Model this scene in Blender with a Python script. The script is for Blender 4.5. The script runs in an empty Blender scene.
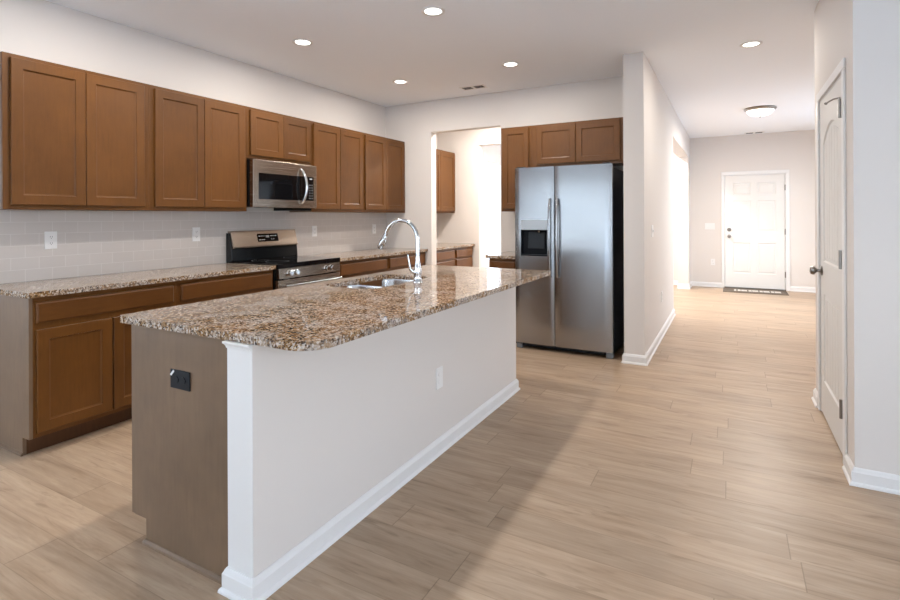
import bpy, bmesh, math, random
from mathutils import Vector, Matrix
random.seed(7)
SC = bpy.context.scene
COL = SC.collection
PI = math.pi

# ------------------------------------------------------------------ camera
FPX, HOR, YAW, EYE, ROLL = 515.03, 216.57, 0.4997, 1.3191, -0.0044
cd = bpy.data.cameras.new('camera')
cd.sensor_width = 36.0
cd.lens = FPX / 900 * 36.0
cd.shift_y = -(300 - HOR) / 900
cd.clip_start = 0.05
cam = bpy.data.objects.new('camera', cd)
COL.objects.link(cam)
cam.matrix_world = (Matrix.Translation((0, 0, EYE)) @ Matrix.Rotation(YAW, 4, 'Z')
                    @ Matrix.Rotation(PI / 2, 4, 'X') @ Matrix.Rotation(ROLL, 4, 'Z'))
SC.camera = cam

# ------------------------------------------------------------------ world, exposure
SC.view_settings.view_transform = 'Standard'
SC.view_settings.look = 'None'
SC.view_settings.gamma = 1.0
SC.view_settings.use_curve_mapping = False
SC.view_settings.exposure = 0.09
SKY = 7.5
w = bpy.data.worlds.new('sky'); SC.world = w; w.use_nodes = True
nt = w.node_tree; nt.nodes.clear()
o_ = nt.nodes.new('ShaderNodeOutputWorld'); b_ = nt.nodes.new('ShaderNodeBackground')
tc = nt.nodes.new('ShaderNodeTexCoord'); sp = nt.nodes.new('ShaderNodeSeparateXYZ')
rp = nt.nodes.new('ShaderNodeValToRGB')
rp.color_ramp.elements[0].position = 0.0; rp.color_ramp.elements[0].color = (0.84, 0.92, 1.0, 1)
rp.color_ramp.elements[1].position = 0.6; rp.color_ramp.elements[1].color = (0.55, 0.74, 1.0, 1)
nt.links.new(tc.outputs['Generated'], sp.inputs[0]); nt.links.new(sp.outputs['Z'], rp.inputs[0])
nt.links.new(rp.outputs[0], b_.inputs[0]); b_.inputs[1].default_value = SKY
nt.links.new(b_.outputs[0], o_.inputs[0])

CAN_W = 14.0        # one recessed can
HALL_W = 50.0
FILL_CAN_W = 55.0      # unseen lamps added to brighten the pantry passage and front room       # flush dome in the hall
CAN_COL = (1.0, 0.95, 0.89)

# ------------------------------------------------------------------ materials
def srgb(r, g, b):
    f = lambda c: (c / 255 / 12.92) if c / 255 <= 0.04045 else ((c / 255 + 0.055) / 1.055) ** 2.4
    return (f(r), f(g), f(b), 1.0)

def mat(name, col=(0.8, 0.8, 0.8, 1), rough=0.5, metal=0.0, coat=0.0, spec=0.5):
    m = bpy.data.materials.new(name); m.use_nodes = True
    p = m.node_tree.nodes['Principled BSDF']
    p.inputs['Base Color'].default_value = col
    p.inputs['Roughness'].default_value = rough
    p.inputs['Metallic'].default_value = metal
    p.inputs['Coat Weight'].default_value = coat
    p.inputs['Coat Roughness'].default_value = 0.15
    p.inputs['Specular IOR Level'].default_value = spec
    return m
class NT:
    def __init__(s, m):
        s.t = m.node_tree; s.p = s.t.nodes['Principled BSDF']
    def n(s, typ, **kw):
        x = s.t.nodes.new(typ)
        for k, v in kw.items(): setattr(x, k, v)
        return x
    def l(s, a, b): s.t.links.new(a, b)
    def math(s, op, a, b=None):
        x = s.n('ShaderNodeMath', operation=op)
        for i, v in enumerate((a, b)):
            if v is None: continue
            if isinstance(v, (int, float)): x.inputs[i].default_value = v
            else: s.l(v, x.inputs[i])
        return x.outputs[0]
    def ramp(s, fac, stops):
        r = s.n('ShaderNodeValToRGB'); e = r.color_ramp.elements
        while len(e) < len(stops): e.new(0.5)
        for k, (pos, c) in enumerate(stops): e[k].position = pos; e[k].color = c
        s.l(fac, r.inputs[0]); return r.outputs[0]
    def mix(s, fac, a, b, blend='MIX'):
        x = s.n('ShaderNodeMix', data_type='RGBA', blend_type=blend)
        for sock, v in ((x.inputs[0], fac), (x.inputs[6], a), (x.inputs[7], b)):
            if isinstance(v, (int, float)): sock.default_value = v
            elif isinstance(v, tuple): sock.default_value = v
            else: s.l(v, sock)
        return x.outputs[2]
    def coord(s, scale=(1, 1, 1), loc=(0, 0, 0)):
        c = s.n('ShaderNodeTexCoord'); mp = s.n('ShaderNodeMapping')
        mp.inputs['Scale'].default_value = scale; mp.inputs['Location'].default_value = loc
        s.l(c.outputs['Object'], mp.inputs[0]); return mp.outputs[0]
    def noise(s, vec, scale, detail=3, rough=0.5, dist=0.0):
        x = s.n('ShaderNodeTexNoise'); x.inputs['Scale'].default_value = scale
        x.inputs['Detail'].default_value = detail; x.inputs['Roughness'].default_value = rough
        x.inputs['Distortion'].default_value = dist; s.l(vec, x.inputs['Vector']); return x.outputs['Fac']
    def bump(s, h, strength, dist=0.002):
        b = s.n('ShaderNodeBump'); b.inputs['Strength'].default_value = strength
        b.inputs['Distance'].default_value = dist; s.l(h, b.inputs['Height']); s.l(b.outputs[0], s.p.inputs['Normal'])

def wood(name, dark, mid, light, rough=0.38, horizontal=False):
    m = mat(name, mid, rough, spec=0.3); k = NT(m)
    sc = (7, 0.8, 7) if horizontal else (7, 7, 0.8)
    oi = k.n('ShaderNodeObjectInfo')
    c = k.n('ShaderNodeTexCoord')
    add = k.n('ShaderNodeVectorMath', operation='ADD')
    k.l(c.outputs['Object'], add.inputs[0])
    cmb = k.n('ShaderNodeCombineXYZ'); r10 = k.math('MULTIPLY', oi.outputs['Random'], 13.0)
    for i in range(3): k.l(r10, cmb.inputs[i])
    k.l(cmb.outputs[0], add.inputs[1])
    mp = k.n('ShaderNodeMapping'); mp.inputs['Scale'].default_value = sc; k.l(add.outputs[0], mp.inputs[0])
    g = k.noise(mp.outputs[0], 9, 5, 0.6, 0.4)
    blotch = k.noise(add.outputs[0], 5, 3, 0.5)
    col = k.ramp(g, [(0.28, dark), (0.5, mid), (0.75, light)])
    col = k.mix(k.math('MULTIPLY', k.math('ADD', blotch, 0.35), 0.85), col, mid)
    cl = k.noise(add.outputs[0], 3.2, 4, 0.6)
    br = k.math('ADD', k.math('MULTIPLY', oi.outputs['Random'], 0.16), k.math('ADD', k.math('MULTIPLY', cl, 0.62), 0.61))
    bw = k.n('ShaderNodeCombineXYZ')
    for i in range(3): k.l(br, bw.inputs[i])
    col = k.mix(1.0, col, bw.outputs[0], 'MULTIPLY')
    k.l(col, k.p.inputs['Base Color'])
    k.bump(g, 0.06)
    return m

M = {}
M['wall'] = mat('greige_paint', srgb(222, 215, 209), 0.75, spec=0.15)
k = NT(M['wall']); k.bump(k.noise(k.coord(), 260, 2), 0.04, 0.001)
M['ceiling'] = mat('ceiling_paint', srgb(243, 245, 249), 0.9, spec=0.1)
k = NT(M['ceiling']); k.bump(k.noise(k.coord(), 120, 3), 0.08, 0.002)
M['trim'] = mat('white_trim_paint', srgb(229, 227, 225), 0.4, spec=0.25)
M['door'] = mat('white_door_paint', srgb(222, 219, 215), 0.5, spec=0.15)
M['cab'] = wood('stained_maple', srgb(84, 51, 20), srgb(101, 63, 26), srgb(114, 74, 34))
M['cab_h'] = wood('stained_maple_rail', srgb(84, 49, 19), srgb(100, 61, 25), srgb(112, 71, 32), horizontal=True)
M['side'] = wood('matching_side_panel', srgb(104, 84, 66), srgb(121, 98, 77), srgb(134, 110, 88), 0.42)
M['dark_wood'] = wood('toe_kick_wood', srgb(70, 44, 26), srgb(86, 56, 34), srgb(100, 66, 40), 0.5)

def granite():
    m = mat('speckled_granite', rough=0.05, spec=0.24); k = NT(m)
    v = k.coord((1, 1, 1))
    n1 = k.noise(v, 62, 4, 0.6, 0.3)
    n2 = k.noise(v, 130, 3, 0.6, 0.2)
    n3 = k.noise(v, 9, 2, 0.5)
    base = k.ramp(n1, [(0.36, srgb(54, 40, 28)), (0.46, srgb(128, 96, 62)), (0.58, srgb(160, 128, 92)), (0.70, srgb(214, 207, 201))])
    grey = k.ramp(n2, [(0.40, srgb(120, 112, 108)), (0.62, srgb(214, 208, 202))])
    base = k.mix(k.ramp(n3, [(0.42, (0, 0, 0, 1)), (0.62, (0.55, 0.55, 0.55, 1))]), base, grey)
    vo = k.n('ShaderNodeTexVoronoi'); vo.inputs['Scale'].default_value = 150; k.l(v, vo.inputs['Vector'])
    sep = k.n('ShaderNodeSeparateColor'); k.l(vo.outputs['Color'], sep.inputs[0])
    dk = k.math('GREATER_THAN', k.math('ADD', sep.outputs[0], k.math('MULTIPLY', n1, -0.8)), 0.38)
    dk = k.math('MULTIPLY', dk, k.math('LESS_THAN', vo.outputs['Distance'], 0.62))
    col = k.mix(k.math('MULTIPLY', dk, 0.85), base, srgb(58, 46, 42))
    wh = k.math('GREATER_THAN', sep.outputs[1], 0.80)
    col = k.mix(k.math('MULTIPLY', wh, 0.55), col, srgb(220, 212, 202))
    k.l(col, k.p.inputs['Base Color'])
    return m
M['granite'] = granite()

def planks():
    m = mat('oak_plank_floor', rough=0.38, spec=0.4); k = NT(m)
    W, L = 0.181, 1.22
    c = k.n('ShaderNodeTexCoord'); s = k.n('ShaderNodeSeparateXYZ'); k.l(c.outputs['Object'], s.inputs[0])
    ry = k.math('DIVIDE', s.outputs['Y'], W); row = k.math('FLOOR', ry); fy = k.math('FRACT', ry)
    wn = k.n('ShaderNodeTexWhiteNoise', noise_dimensions='1D'); k.l(row, wn.inputs['W'])
    rx = k.math('ADD', k.math('DIVIDE', s.outputs['X'], L), k.math('MULTIPLY', wn.outputs['Value'], 7.31))
    cx = k.math('FLOOR', rx); fx = k.math('FRACT', rx)
    cid = k.n('ShaderNodeCombineXYZ'); k.l(row, cid.inputs[0]); k.l(cx, cid.inputs[1])
    w2 = k.n('ShaderNodeTexWhiteNoise', noise_dimensions='2D'); k.l(cid.outputs[0], w2.inputs['Vector'])
    rnd = w2.outputs['Value']
    off = k.n('ShaderNodeCombineXYZ')
    k.l(k.math('MULTIPLY', rnd, 37.0), off.inputs[0]); k.l(k.math('MULTIPLY', rnd, 91.0), off.inputs[2])
    add = k.n('ShaderNodeVectorMath', operation='ADD'); k.l(c.outputs['Object'], add.inputs[0]); k.l(off.outputs[0], add.inputs[1])
    mp = k.n('ShaderNodeMapping'); mp.inputs['Scale'].default_value = (0.9, 8, 1); k.l(add.outputs[0], mp.inputs[0])
    g1 = k.noise(mp.outputs[0], 2.2, 5, 0.62, 0.6)
    mp2 = k.n('ShaderNodeMapping'); mp2.inputs['Scale'].default_value = (1.6, 34, 1); k.l(add.outputs[0], mp2.inputs[0])
    g2 = k.noise(mp2.outputs[0], 3.0, 4, 0.6, 0.2)
    col = k.ramp(g1, [(0.22, srgb(132, 108, 86)), (0.40, srgb(171, 146, 121)), (0.62, srgb(186, 162, 137)), (0.8, srgb(195, 174, 150))])
    fine = k.ramp(g2, [(0.3, (0.86, 0.85, 0.84, 1)), (0.6, (1, 1, 1, 1))])
    col = k.mix(0.8, col, fine, 'MULTIPLY')
    mp3 = k.n('ShaderNodeMapping'); mp3.inputs['Scale'].default_value = (2.6, 15, 1); k.l(add.outputs[0], mp3.inputs[0])
    kn = k.noise(mp3.outputs[0], 1.7, 3, 0.55, 0.8)
    col = k.mix(1.0, col, k.ramp(kn, [(0.26, (0.74, 0.71, 0.68, 1)), (0.40, (1, 1, 1, 1))]), 'MULTIPLY')
    tone = k.ramp(rnd, [(0.0, (0.88, 0.87, 0.86, 1)), (1.0, (1.04, 1.03, 1.02, 1))])
    col = k.mix(1.0, col, tone, 'MULTIPLY')
    ey = k.math('MINIMUM', fy, k.math('SUBTRACT', 1.0, fy)); ex = k.math('MINIMUM', fx, k.math('SUBTRACT', 1.0, fx))
    sy = k.math('LESS_THAN', ey, 0.0085); sx = k.math('LESS_THAN', ex, 0.0016)
    seam = k.math('MAXIMUM', k.math('MULTIPLY', sy, 0.32), k.math('MULTIPLY', sx, 0.5))
    col = k.mix(seam, col, srgb(96, 74, 54))
    k.l(col, k.p.inputs['Base Color'])
    k.bump(k.math('SUBTRACT', g2, seam), 0.05, 0.002)
    return m
M['floor'] = planks()

def subway():
    m = mat('glossy_subway_tile', rough=0.12, spec=0.5); k = NT(m)
    c = k.n('ShaderNodeTexCoord'); s = k.n('ShaderNodeSeparateXYZ'); k.l(c.outputs['Object'], s.inputs[0])
    cb = k.n('ShaderNodeCombineXYZ'); k.l(s.outputs['Y'], cb.inputs[0]); k.l(k.math('SUBTRACT', s.outputs['Z'], 0.914), cb.inputs[1])
    br = k.n('ShaderNodeTexBrick'); k.l(cb.outputs[0], br.inputs['Vector'])
    br.inputs['Scale'].default_value = 1.0; br.inputs['Brick Width'].default_value = 0.1524; br.inputs['Row Height'].default_value = 0.0763
    br.inputs['Mortar Size'].default_value = 0.0016; br.inputs['Mortar Smooth'].default_value = 0.2
    br.inputs['Color1'].default_value = srgb(204, 196, 190); br.inputs['Color2'].default_value = srgb(207, 199, 193)
    br.inputs['Mortar'].default_value = srgb(214, 208, 203)
    k.l(br.outputs['Color'], k.p.inputs['Base Color'])
    rr = k.math('ADD', k.math('MULTIPLY', br.outputs['Fac'], 0.6), 0.12); k.l(rr, k.p.inputs['Roughness'])
    wob = k.noise(cb.outputs[0], 9, 1)
    k.bump(k.math('ADD', k.math('MULTIPLY', br.outputs['Fac'], -0.6), k.math('MULTIPLY', wob, 0.6)), 0.25, 0.002)
    return m
M['tile'] = subway()

def brushed(name, col, rough, aniso=0.0):
    m = mat(name, col, rough, 1.0); k = NT(m)
    g = k.noise(k.coord((3, 3, 900)), 1.0, 2)
    k.l(k.math('ADD', k.math('MULTIPLY', g, 0.08), rough - 0.04), k.p.inputs['Roughness'])
    if aniso:
        k.p.inputs['Anisotropic'].default_value = aniso; k.p.inputs['Anisotropic Rotation'].default_value = 0.0
        tg = k.n('ShaderNodeTangent', direction_type='RADIAL', axis='Z'); k.l(tg.outputs[0], k.p.inputs['Tangent'])
    return m
M['steel'] = brushed('brushed_stainless', (0.38, 0.39, 0.405, 1), 0.24, 0.8)
M['steel_range'] = brushed('stainless_reflected_wood_tint', (0.42, 0.355, 0.295, 1), 0.26)  # brown of reflected cabinets and floor is put into the steel colour
M['steel_sink'] = brushed('satin_sink_steel', (0.66, 0.67, 0.68, 1), 0.26)
M['chrome'] = mat('polished_chrome', (0.62, 0.63, 0.64, 1), 0.09, 1.0)
M['nickel'] = mat('satin_nickel', (0.28, 0.26, 0.24, 1), 0.28, 1.0)
M['black'] = mat('black_enamel', (0.008, 0.009, 0.010, 1), 0.16, spec=0.35)
M['black_glass'] = mat('black_glass', (0.005, 0.005, 0.006, 1), 0.04, spec=0.3)
M['dark_grey'] = mat('charcoal_side', (0.012, 0.017, 0.023, 1), 0.42, spec=0.3)
M['grey_plastic'] = mat('grey_plastic', (0.20, 0.22, 0.24, 1), 0.4)
M['silver_plastic'] = mat('silver_plastic', (0.42, 0.45, 0.48, 1), 0.35, 0.5)
M['white_plastic'] = mat('white_plastic', srgb(234, 232, 230), 0.35)
M['black_plastic'] = mat('black_plastic', (0.010, 0.012, 0.016, 1), 0.5, spec=0.15)
M['sticker'] = mat('white_sticker', (0.85, 0.85, 0.85, 1), 0.5)
M['mark'] = mat('printed_marks', (0.75, 0.78, 0.8, 1), 0.5)
M['mat'] = mat('doormat_rubber', srgb(98, 86, 74), 0.8)
M['mat_mark'] = mat('doormat_pattern', srgb(206, 200, 192), 0.8)
M['bounce_ground'] = mat('pale_bounce_surface', srgb(224, 223, 221), 0.9)
M['slot'] = mat('dark_gap', (0.02, 0.02, 0.02, 1), 0.7)
M['siding'] = mat('house_siding', srgb(226, 220, 210), 0.8)
M['shingle'] = mat('roof_shingle', srgb(96, 90, 86), 0.9)
def emit(name, col, s):
    m = mat(name, (0.9, 0.9, 0.9, 1), 0.4)
    p = m.node_tree.nodes['Principled BSDF']; p.inputs['Emission Color'].default_value = (*col, 1); p.inputs['Emission Strength'].default_value = s
    return m
M['lens'] = emit('lit_lens', (1, 0.95, 0.88), 6.0)
M['bowl'] = emit('lit_glass_bowl', (1, 0.94, 0.84), 1.3)
def glass():
    m = bpy.data.materials.new('window_glass'); m.use_nodes = True; t = m.node_tree; t.nodes.clear()
    o = t.nodes.new('ShaderNodeOutputMaterial'); mx = t.nodes.new('ShaderNodeMixShader'); tr = t.nodes.new('ShaderNodeBsdfTransparent')
    gl = t.nodes.new('ShaderNodeBsdfGlossy'); gl.inputs['Roughness'].default_value = 0.02
    lw = t.nodes.new('ShaderNodeLayerWeight'); lw.inputs['Blend'].default_value = 0.5
    pw = t.nodes.new('ShaderNodeMath'); pw.operation = 'POWER'; pw.inputs[1].default_value = 5.0; t.links.new(lw.outputs['Facing'], pw.inputs[0])
    ma = t.nodes.new('ShaderNodeMath'); ma.operation = 'MULTIPLY_ADD'; ma.inputs[1].default_value = 0.9; ma.inputs[2].default_value = 0.03; t.links.new(pw.outputs[0], ma.inputs[0])
    t.links.new(ma.outputs[0], mx.inputs[0]); t.links.new(tr.outputs[0], mx.inputs[1]); t.links.new(gl.outputs[0], mx.inputs[2]); t.links.new(mx.outputs[0], o.inputs[0])
    return m
M['glass'] = glass()

# ------------------------------------------------------------------ helpers
def box(bm, x0, x1, y0, y1, z0, z1):
    v = [bm.verts.new((x, y, z)) for x in (x0, x1) for y in (y0, y1) for z in (z0, z1)]
    for f in ((0, 1, 3, 2), (4, 6, 7, 5), (0, 4, 5, 1), (2, 3, 7, 6), (0, 2, 6, 4), (1, 5, 7, 3)):
        bm.faces.new([v[i] for i in f])

def boxes(*bs):
    bm = bmesh.new()
    for b in bs: box(bm, *b)
    return bm

def prism(bm, pts, n0, n1, mp):
    """2-D outline (a,b) extruded from n0 to n1 through mp(a,b,n)."""
    lo = [bm.verts.new(mp(a, b, n0)) for a, b in pts]; hi = [bm.verts.new(mp(a, b, n1)) for a, b in pts]
    bm.faces.new(lo); bm.faces.new(hi)
    for i in range(len(pts)):
        j = (i + 1) % len(pts); bm.faces.new((lo[i], lo[j], hi[j], hi[i]))

def tube(bm, pts, r, seg=14, cap=True):
    pts = [Vector(p) for p in pts]; rs = r if isinstance(r, (list, tuple)) else [r] * len(pts)
    ref = Vector((0.137, 0.31, 0.94)).normalized(); prev = None; rings = []
    for i, p in enumerate(pts):
        d = (pts[min(i + 1, len(pts) - 1)] - pts[max(i - 1, 0)]).normalized()
        if prev is None:
            a = d.cross(ref if abs(d.dot(ref)) < 0.9 else Vector((1, 0, 0))).normalized()
        else:
            a = (prev - d * prev.dot(d)).normalized()
        prev = a; b = d.cross(a)
        rings.append([bm.verts.new(p + (a * math.cos(2 * PI * k / seg) + b * math.sin(2 * PI * k / seg)) * rs[i]) for k in range(seg)])
    for q in range(len(rings) - 1):
        for k in range(seg):
            bm.faces.new((rings[q][k], rings[q][(k + 1) % seg], rings[q + 1][(k + 1) % seg], rings[q + 1][k]))
    if cap: bm.faces.new(rings[0]); bm.faces.new(rings[-1])

def lathe(bm, prof, base, axis, seg=28):
    """prof: (radius, distance along axis)."""
    axis = Vector(axis).normalized(); base = Vector(base)
    a = axis.orthogonal().normalized(); b = axis.cross(a); rings = []
    for r, t in prof:
        c = base + axis * t
        rings.append([bm.verts.new(c)] if r < 1e-6 else [bm.verts.new(c + (a * math.cos(2 * PI * k / seg) + b * math.sin(2 * PI * k / seg)) * r) for k in range(seg)])
    for q in range(len(rings) - 1):
        A, B = rings[q], rings[q + 1]
        for k in range(seg):
            l = (k + 1) % seg
            if len(A) == 1 and len(B) == 1: continue
            if len(A) == 1: bm.faces.new((A[0], B[k], B[l]))
            elif len(B) == 1: bm.faces.new((A[k], A[l], B[0]))
            else: bm.faces.new((A[k], A[l], B[l], B[k]))

def obj(name, bm, m, parent=None, bevel=0.0, smooth=False, seg=2):
    bmesh.ops.recalc_face_normals(bm, faces=bm.faces[:])
    if parent is not None:
        L = ROOTS[parent.name]
        for v in bm.verts: v.co -= L
    me = bpy.data.meshes.new(name); bm.to_mesh(me); bm.free()
    me.materials.append(M[m] if isinstance(m, str) else m)
    o = bpy.data.objects.new(name, me); COL.objects.link(o)
    if parent is not None:
        o.parent = parent; ROOTS[o.name] = ROOTS[parent.name]
    else: ROOTS[o.name] = Vector((0, 0, 0))
    if bevel:
        b = o.modifiers.new('bevel', 'BEVEL'); b.width = bevel; b.segments = seg; b.limit_method = 'ANGLE'; b.angle_limit = math.radians(40)
    if smooth:
        for p in me.polygons: p.use_smooth = True
        try: me.set_sharp_from_angle(angle=math.radians(40))
        except Exception: pass
    return o
ROOTS = {}
def merge(o, bm, m):
    """printed marks become part of the panel they are printed on."""
    bmesh.ops.recalc_face_normals(bm, faces=bm.faces[:])
    for v in bm.verts: v.co -= ROOTS[o.name]
    for f in bm.faces: f.material_index = 1
    bm.from_mesh(o.data); bm.to_mesh(o.data); bm.free(); o.data.materials.append(M[m])
def tag(o, label, cat, group=None, kind=None):
    o['label'] = label; o['category'] = cat
    if group: o['group'] = group
    if kind: o['kind'] = kind
    return o
def thing(name, label, cat, loc, group=None, kind=None):
    o = bpy.data.objects.new(name, None); COL.objects.link(o); o.location = loc; o.empty_display_size = 0.1
    ROOTS[o.name] = Vector(loc)
    return tag(o, label, cat, group, kind)
def struct(name, bm, m, label=None, cat=None, parent=None, bevel=0.0):
    o = obj(name, bm, m, parent, bevel)
    if parent is None:
        o['kind'] = 'structure'
        if label: o['label'] = label; o['category'] = cat
    return o
def copy_tree(root, delta, label, group=None):
    r = root.copy(); COL.objects.link(r); r.location = root.location + Vector(delta); r['label'] = label
    if group: r['group'] = group
    def kids(src, dst):
        for ch in list(src.children):
            if ch.name in SKIP: continue
            c = ch.copy(); COL.objects.link(c); c.parent = dst; kids(ch, c)
    kids(root, r); return r
SKIP = set()

def rrect(x0, x1, y0, y1, r, n=8):
    """rounded rectangle, r = one radius or (x0y0, x1y0, x1y1, x0y1)."""
    R = r if isinstance(r, (tuple, list)) else (r,) * 4
    out = []
    for (cx, cy, a0, q) in ((x0 + R[0], y0 + R[0], PI, R[0]), (x1 - R[1], y0 + R[1], 1.5 * PI, R[1]), (x1 - R[2], y1 - R[2], 0, R[2]), (x0 + R[3], y1 - R[3], 0.5 * PI, R[3])):
        for k in range(n + 1):
            a = a0 + 0.5 * PI * k / n; out.append((cx + q * math.cos(a), cy + q * math.sin(a)))
    return out

def slab(outer, holes, z0, z1):
    """flat slab with holes."""
    bm = bmesh.new(); loops = []
    for lp in [outer] + holes:
        vs = [bm.verts.new((x, y, z0)) for x, y in lp]
        loops.append([bm.edges.new((vs[i], vs[(i + 1) % len(vs)])) for i in range(len(vs))])
    es = [e for l in loops for e in l]
    bmesh.ops.triangle_fill(bm, use_beauty=True, use_dissolve=False, edges=es)
    g = bmesh.ops.extrude_face_region(bm, geom=bm.faces[:])
    for v in [x for x in g['geom'] if isinstance(x, bmesh.types.BMVert)]: v.co.z = z1
    return bm

# map functions: a = along the face, b = height, n = out of the face
def face_px(x): return lambda a, b, n: (x + n, a, b)          # faces +x, a = y
def face_nx(x): return lambda a, b, n: (x - n, a, b)          # faces -x, a = y
def face_ny(y): return lambda a, b, n: (a, y - n, b)          # faces -y, a = x

def shaker(bm, a0, a1, b0, b1, mp, t=0.02, fw=0.058, rec=0.009):
    """five-piece recessed-panel door as one skin."""
    def ring(ins, n): return [bm.verts.new(mp(a, b, n)) for a, b in ((a0 + ins, b0 + ins), (a1 - ins, b0 + ins), (a1 - ins, b1 - ins), (a0 + ins, b1 - ins))]
    rs = [ring(0, 0), ring(0, t - 0.003), ring(0.003, t), ring(fw, t), ring(fw + 0.0015, t - rec * 0.6), ring(fw + 0.009, t - rec)]
    bm.faces.new(rs[0])
    for p, q in zip(rs, rs[1:]):
        for i in range(4):
            j = (i + 1) % 4; bm.faces.new((p[i], p[j], q[j], q[i]))
    bm.faces.new(rs[-1])
def slab_front(bm, a0, a1, b0, b1, mp, t=0.02):
    def ring(ins, n): return [bm.verts.new(mp(a, b, n)) for a, b in ((a0 + ins, b0 + ins), (a1 - ins, b0 + ins), (a1 - ins, b1 - ins), (a0 + ins, b1 - ins))]
    rs = [ring(0, 0), ring(0, t - 0.007), ring(0.004, t - 0.003), ring(0.010, t)]
    bm.faces.new(rs[0])
    for p, q in zip(rs, rs[1:]):
        for i in range(4):
            j = (i + 1) % 4; bm.faces.new((p[i], p[j], q[j], q[i]))
    bm.faces.new(rs[-1])

def wall_holes(name, a0, a1, b0, b1, n0, n1, axis, holes, m='wall', label=None):
    """wall along axis 'x' or 'y' with rectangular holes (a0,a1,b0,b1)."""
    bm = bmesh.new()
    As = sorted({a0, a1} | {h[0] for h in holes} | {h[1] for h in holes})
    for p, q in zip(As, As[1:]):
        mid = (p + q) / 2
        spans = sorted([(h[2], h[3]) for h in holes if h[0] < mid < h[1]]); z = b0
        segs = []
        for s0, s1 in spans:
            if s0 > z + 1e-6: segs.append((z, s0))
            z = s1
        if z < b1 - 1e-6: segs.append((z, b1))
        for s0, s1 in segs:
            if axis == 'x': box(bm, p, q, n0, n1, s0, s1)
            else: box(bm, n0, n1, p, q, s0, s1)
    bmesh.ops.remove_doubles(bm, verts=bm.verts[:], dist=1e-5)
    # drop the inner faces between touching segments
    kill = []
    seen = {}
    for f in bm.faces:
        key = tuple(sorted(v.index for v in f.verts))
    bm.verts.index_update()
    for f in bm.faces:
        key = tuple(sorted(v.index for v in f.verts))
        if key in seen: kill += [f, seen[key]]
        seen[key] = f
    if kill: bmesh.ops.delete(bm, geom=list(set(kill)), context='FACES_ONLY')
    return struct(name, bm, m, label, 'wall')

def sweep(name, path, prof, side=1, m='trim', closed=False, parent=None, label=None, cat=None):
    """profile (n,z) swept along a floor path; side=+1 puts it on the left of travel."""
    P = [Vector((p[0], p[1])) for p in path]; bm = bmesh.new(); rings = []
    nrm = []
    for i in range(len(P) - 1):
        d = (P[i + 1] - P[i]).normalized(); nrm.append(Vector((-d.y, d.x)) * side)
    for i, p in enumerate(P):
        if i == 0: mt = nrm[0]
        elif i == len(P) - 1: mt = nrm[-1]
        else:
            mt = nrm[i - 1] + nrm[i]; mt = mt / max(mt.dot(nrm[i]), 1e-3)
        rings.append([bm.verts.new((p.x + mt.x * n, p.y + mt.y * n, z)) for n, z in prof])
    K = len(prof)
    for a, b in zip(rings, rings[1:]):
        for k in range(K):
            l = (k + 1) % K; bm.faces.new((a[k], a[l], b[l], b[k]))
    bm.faces.new(rings[0]); bm.faces.new(rings[-1])
    if parent is None: return struct(name, bm, m, label, cat)
    return obj(name, bm, m, parent)
BASE = [(0, 0), (0.025, 0), (0.024, 0.008), (0.020, 0.014), (0.015, 0.017), (0.015, 0.064), (0.012, 0.069), (0.008, 0.078), (0.004, 0.084), (0, 0.084)]

# ------------------------------------------------------------------ setting
CE = 2.77
XW, YB = -4.0, 5.56            # left wall, back wall of the kitchen
XS1, XS2, YS = -0.849, -0.675, 4.813   # hall wall
YP = 6.93                      # rear wall of the pantry passage
YF = 10.67                     # far wall
XR, YR, YR2 = 0.526, 3.16, 4.47        # closet block
REAR, NOOK, LIV, HALLR = -3.6, -5.6, 3.2, 2.0
T = 0.12

bm = boxes((NOOK - T, LIV + T, REAR - T, YF + T, -0.12, 0)); struct('floor', bm, 'floor', 'pale oak plank floor running through kitchen and hall', 'floor')
bm = boxes((NOOK - T, LIV + T, REAR - T, YF + T, CE, CE + 0.12)); struct('ceiling', bm, 'ceiling', 'smooth off-white ceiling with recessed lights', 'ceiling')

WIN_L = (8.78, 10.25, 0.45, 2.35)
wall_holes('wall_left', 1.2, YF + T, 0, CE, XW - T, XW, 'y', [WIN_L], label='greige wall behind the long row of brown cabinets')
wall_holes('wall_back', XW, XS1, 0, CE, YB, YB + T, 'x', [(-3.30, -2.36, 0, 2.38)], label='greige wall behind the fridge with a cased opening')
wall_holes('wall_hall', YS, YF, 0, CE, XS1, XS2, 'y', [(7.43, 10.16, 0, 2.38)], label='greige wall right of the fridge running along the hall')
wall_holes('wall_pantry', XW, XS1, 0, CE, YP, YP + T, 'x', [(-3.29, -2.35, 0, 2.38)], label='greige wall at the rear of the pantry passage')
wall_holes('wall_far', XW, HALLR + T, 0, CE, YF, YF + T, 'x', [(-0.112, 0.832, 0, 2.05), (-3.3, -1.7, 0.6, 2.3)], label='pale wall at the far end of the hall with white door')
wall_holes('wall_closet_side', YR, YR2, 0, CE, XR, XR + 0.115, 'y', [(3.388, 4.235, 0, 2.082)], label='wall holding the white closet door on the right')
wall_holes('wall_closet_front', XR + 0.115, LIV, 0, CE, YR, YR + T, 'x', [], label='pale wall at the right edge of the photo')
wall_holes('wall_closet_rear', XR + 0.115, HALLR, 0, CE, YR2 - T, YR2, 'x', [])
wall_holes('wall_hall_right', YR2 - T, YF, 0, CE, HALLR, HALLR + T, 'y', [(7.3, 9.7, 0.5, 2.3)])
wall_holes('wall_right', REAR, YR, 0, CE, LIV, LIV + T, 'y', [(-2.6, 1.6, 0.5, 2.3)])
wall_holes('wall_rear', NOOK - T, LIV + T, 0, CE, REAR - T, REAR, 'x', [(-5.2, -2.5, 0.55, 2.25), (-1.7, 0.9, 0.03, 2.15)])
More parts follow.
